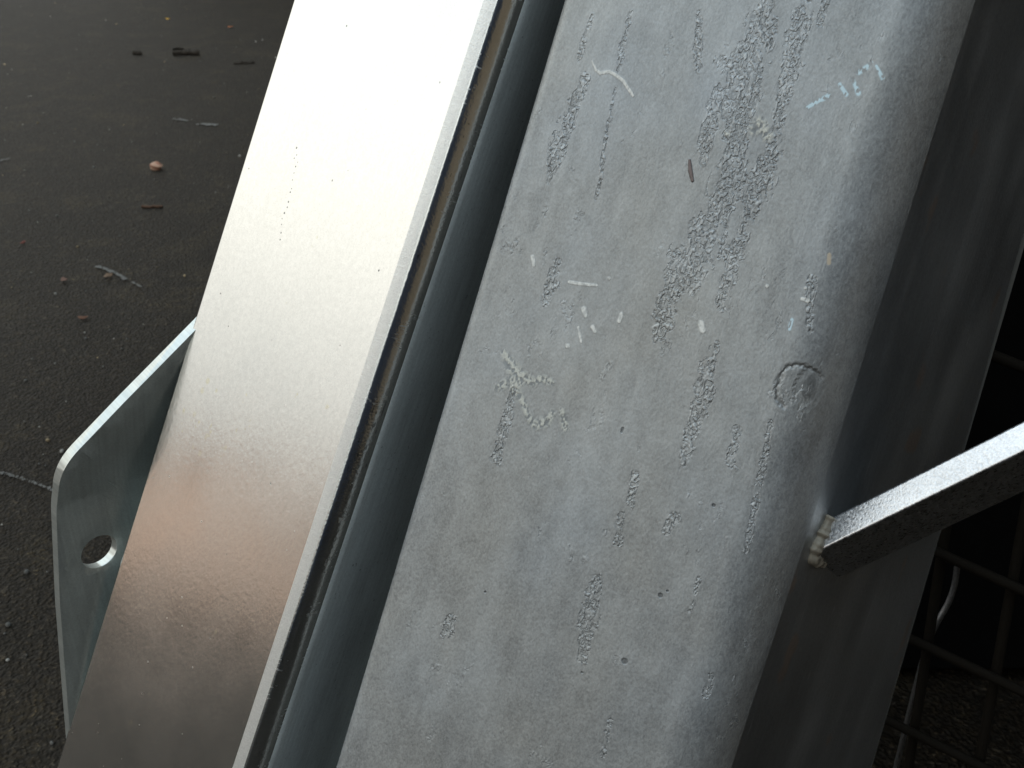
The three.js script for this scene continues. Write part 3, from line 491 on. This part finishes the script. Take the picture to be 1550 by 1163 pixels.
// ---------------------------------------------------------------- litter and marks on the asphalt
{
  const bark = new THREE.MeshStandardMaterial({ color: new THREE.Color().setRGB(0.022, 0.016, 0.010), roughness: 0.9 }), brown = new THREE.MeshStandardMaterial({ color: new THREE.Color().setRGB(0.07, 0.035, 0.018), roughness: 0.85 });
  function stick(name, label, cat, mat, x, z, len, rad, turn, seed, group) {
    const r = rng(seed), pts = []; for (let k = 0; k <= 6; k++) pts.push(V((k / 6 - 0.5) * len, rad * (0.9 + 0.3 * r()), (r() - 0.5) * rad * 1.2));
    const g = new THREE.TubeGeometry(new THREE.CatmullRomCurve3(pts), 24, rad, 9, false), p = g.attributes.position;
    for (let i = 0; i < p.count; i++) { const k = 1 + 0.18 * Math.sin(p.getX(i) * 900 / (1 + len * 8) + i) ; p.setY(i, Math.max(0.0005, p.getY(i) * k)); }
    const caps = [pts[0], pts[6]].map((c) => { const s = new THREE.SphereGeometry(rad * 0.99, 9, 6); s.scale(0.5, 1, 1); s.translate(c.x, c.y, c.z); return s; });
    const m = part(name, mergeGeometries([g, ...caps]), mat, scene); mark(m, label, cat, group); m.position.set(x, 0, z); m.rotation.y = turn; return m;
  }
  stick('stick', 'thick dark stick lying crosswise on the far asphalt, near the channel edge', 'stick', bark, -1.725, -5.50, 0.128, 0.015, 0.05, 121);
  stick('bark_piece', 'short dark scrap of bark left of the thick dark stick', 'bark', bark, -1.99, -5.51, 0.042, 0.009, -0.1, 122);
  stick('twig', 'thin reddish brown twig on the asphalt below the pale pebble', 'twig', brown, -1.088, -2.92, 0.06, 0.0042, 0.08, 123);
  stick('twig', 'faint thin twig on the far asphalt beside the upper channel edge', 'twig', bark, -1.36, -5.25, 0.10, 0.005, 0.25, 124);
  { // pebble: pale tan with a darker red side
    const g = new THREE.IcosahedronGeometry(0.021, 4), p = g.attributes.position, c = new Float32Array(p.count * 3);
    for (let i = 0; i < p.count; i++) { const x = p.getX(i), y = p.getY(i), z = p.getZ(i), f = 1 + 0.16 * Math.sin(x * 140 + 1) * Math.cos(z * 120) + 0.1 * Math.sin(y * 260 + x * 90); p.setXYZ(i, x * f * 1.05, Math.max(-0.012, y * f * 0.72), z * f * 0.85); const red = sstep(-0.3, 0.5, Math.sin(x * 170 + y * 210 + 2)); c[i * 3] = 0.40 - 0.12 * red; c[i * 3 + 1] = 0.25 - 0.12 * red; c[i * 3 + 2] = 0.17 - 0.09 * red; }
    g.setAttribute('color', new THREE.BufferAttribute(c, 3)); const gg = mergeVertices(g); gg.computeVertexNormals();
    const m = part('pebble', gg, new THREE.MeshStandardMaterial({ vertexColors: true, roughness: 0.8 }), scene); mark(m, 'pale tan and reddish pebble lying alone on the asphalt', 'pebble'); m.position.set(-1.205, 0.012, -3.335);
  }
  // leaf scraps
  const scrap = (label, x, z, size, rgb, seed) => {
    const r = rng(seed), sh = new THREE.Shape(), n = 9; for (let k = 0; k < n; k++) { const a = k / n * Math.PI * 2, R = size * (0.6 + 0.5 * r()), px = Math.cos(a) * R, py = Math.sin(a) * R * 0.6; k ? sh.lineTo(px, py) : sh.moveTo(px, py); } sh.closePath();
    const g = new THREE.ExtrudeGeometry(sh, { depth: 0.0012, bevelEnabled: false }); g.rotateX(-Math.PI / 2); const p = g.attributes.position; for (let i = 0; i < p.count; i++) p.setY(i, p.getY(i) + 0.004 + Math.abs(p.getX(i)) * 0.35); g.computeVertexNormals();
    const m = part('leaf_scrap', g, new THREE.MeshStandardMaterial({ color: new THREE.Color().setRGB(...rgb), roughness: 0.8 }), scene); mark(m, label, 'leaf scrap'); m.position.set(x, 0, z); m.rotation.y = r() * 3;
  };
  scrap('tiny bright yellow leaf scrap on the farthest asphalt', -2.2, -6.75, 0.022, [0.5, 0.28, 0.02], 131);
  scrap('small orange brown leaf scrap far off, by the channel edge', -1.72, -6.42, 0.024, [0.26, 0.08, 0.02], 132);
  scrap('small rusty leaf scrap left of the bracket plate corner', -0.985, -2.10, 0.013, [0.10, 0.042, 0.02], 133);
  scrap('dark red leaf scrap on the asphalt, at the left edge', -1.34, -2.60, 0.011, [0.11, 0.022, 0.012], 134);
  scrap('brown leaf scrap lying in front of the grey scratch', -1.02, -2.355, 0.017, [0.11, 0.065, 0.035], 135);
  scrap('pinkish brown leaf scrap at the left end of the grey scratch', -1.12, -2.33, 0.015, [0.12, 0.06, 0.04], 136);
  // chalk scuffs: ragged crumbs of pale dust pressed into the surface
  const pale = new THREE.MeshStandardMaterial({ color: new THREE.Color().setRGB(0.125, 0.12, 0.11), roughness: 0.95 });
  function scuff(label, pts, width, count, seed, mat = pale) {
    const r = rng(seed), gs = [], cv = new THREE.CatmullRomCurve3(pts.map(([x, z]) => V(x, 0, z)));
    for (let k = 0; k < count; k++) {
      const c = cv.getPoint(r()), s = width * (0.15 + 0.35 * r()), sh = new THREE.Shape(), n = 6; for (let j = 0; j < n; j++) { const a = j / n * 6.283, R = s * (0.5 + 0.7 * r()); j ? sh.lineTo(Math.cos(a) * R * 1.5, Math.sin(a) * R) : sh.moveTo(Math.cos(a) * R * 1.5, Math.sin(a) * R); } sh.closePath();
      const g = new THREE.ExtrudeGeometry(sh, { depth: 0.0008, bevelEnabled: false }); g.rotateX(-Math.PI / 2); g.rotateY(r() * 6); g.translate(c.x + (r() - .5) * width, 0.0035 + 0.0008 * r(), c.z + (r() - .5) * width); gs.push(g);
    }
    const m = part('chalk_mark', mergeGeometries(gs), mat, scene); mark(m, label, 'chalk mark'); return m;
  }
  scuff('thin pale chalk line running to the bracket plate corner', [[-0.93, -1.47], [-0.86, -1.445], [-0.77, -1.40]], 0.005, 110, 141);
  scuff('grey slanting scratch on the asphalt above the bracket plate', [[-1.075, -2.43], [-1.02, -2.39], [-0.965, -2.335]], 0.008, 90, 142);
  scuff('faint short scratch beside the slanting scratch', [[-0.95, -2.325], [-0.915, -2.29]], 0.006, 26, 143);
  scuff('pale scuff on the asphalt, left one of the two by the channel', [[-1.36, -4.05], [-1.30, -4.02]], 0.016, 16, 144);
  scuff('pale scuff on the asphalt, right one of the two by the channel', [[-1.24, -3.97], [-1.15, -3.94]], 0.02, 24, 145);
  scuff('small white scrape on the asphalt at the far left edge', [[-1.80, -3.40], [-1.76, -3.46]], 0.012, 16, 146);
  { // loose pale grit, too many to count
    const r = rng(151), g = new THREE.IcosahedronGeometry(1, 1), n = 620, m = new THREE.InstancedMesh(g, new THREE.MeshStandardMaterial({ color: 0xffffff, roughness: 0.85 }), n), M = new THREE.Matrix4(), q = new THREE.Quaternion(), c = new THREE.Color();
    for (let i = 0; i < n; i++) {
      const z = -0.5 - 7.5 * r() ** 1.4, x = -0.25 + z * 0.55 * r() - 0.35 * r(), s = 0.0016 + 0.0036 * r() ** 3; q.setFromEuler(new THREE.Euler(r() * 6, r() * 6, r() * 6));
      M.compose(V(x, s * 0.5, z), q, V(s, s * (0.5 + 0.5 * r()), s * (0.6 + 0.6 * r()))); m.setMatrixAt(i, M); const v = 0.08 + 0.30 * r() ** 2.5, k = r(); c.setRGB(v * (1 + 0.25 * (k > 0.8)), v * 0.95, v * (0.85 - 0.3 * (k > 0.8))); m.setColorAt(i, c);
    }
    m.name = 'grit'; m.castShadow = m.receiveShadow = true; scene.add(m); mark(m, 'loose pale grit scattered over the asphalt', null, null, 'stuff');
  }
}
renderer.render(scene, camera);
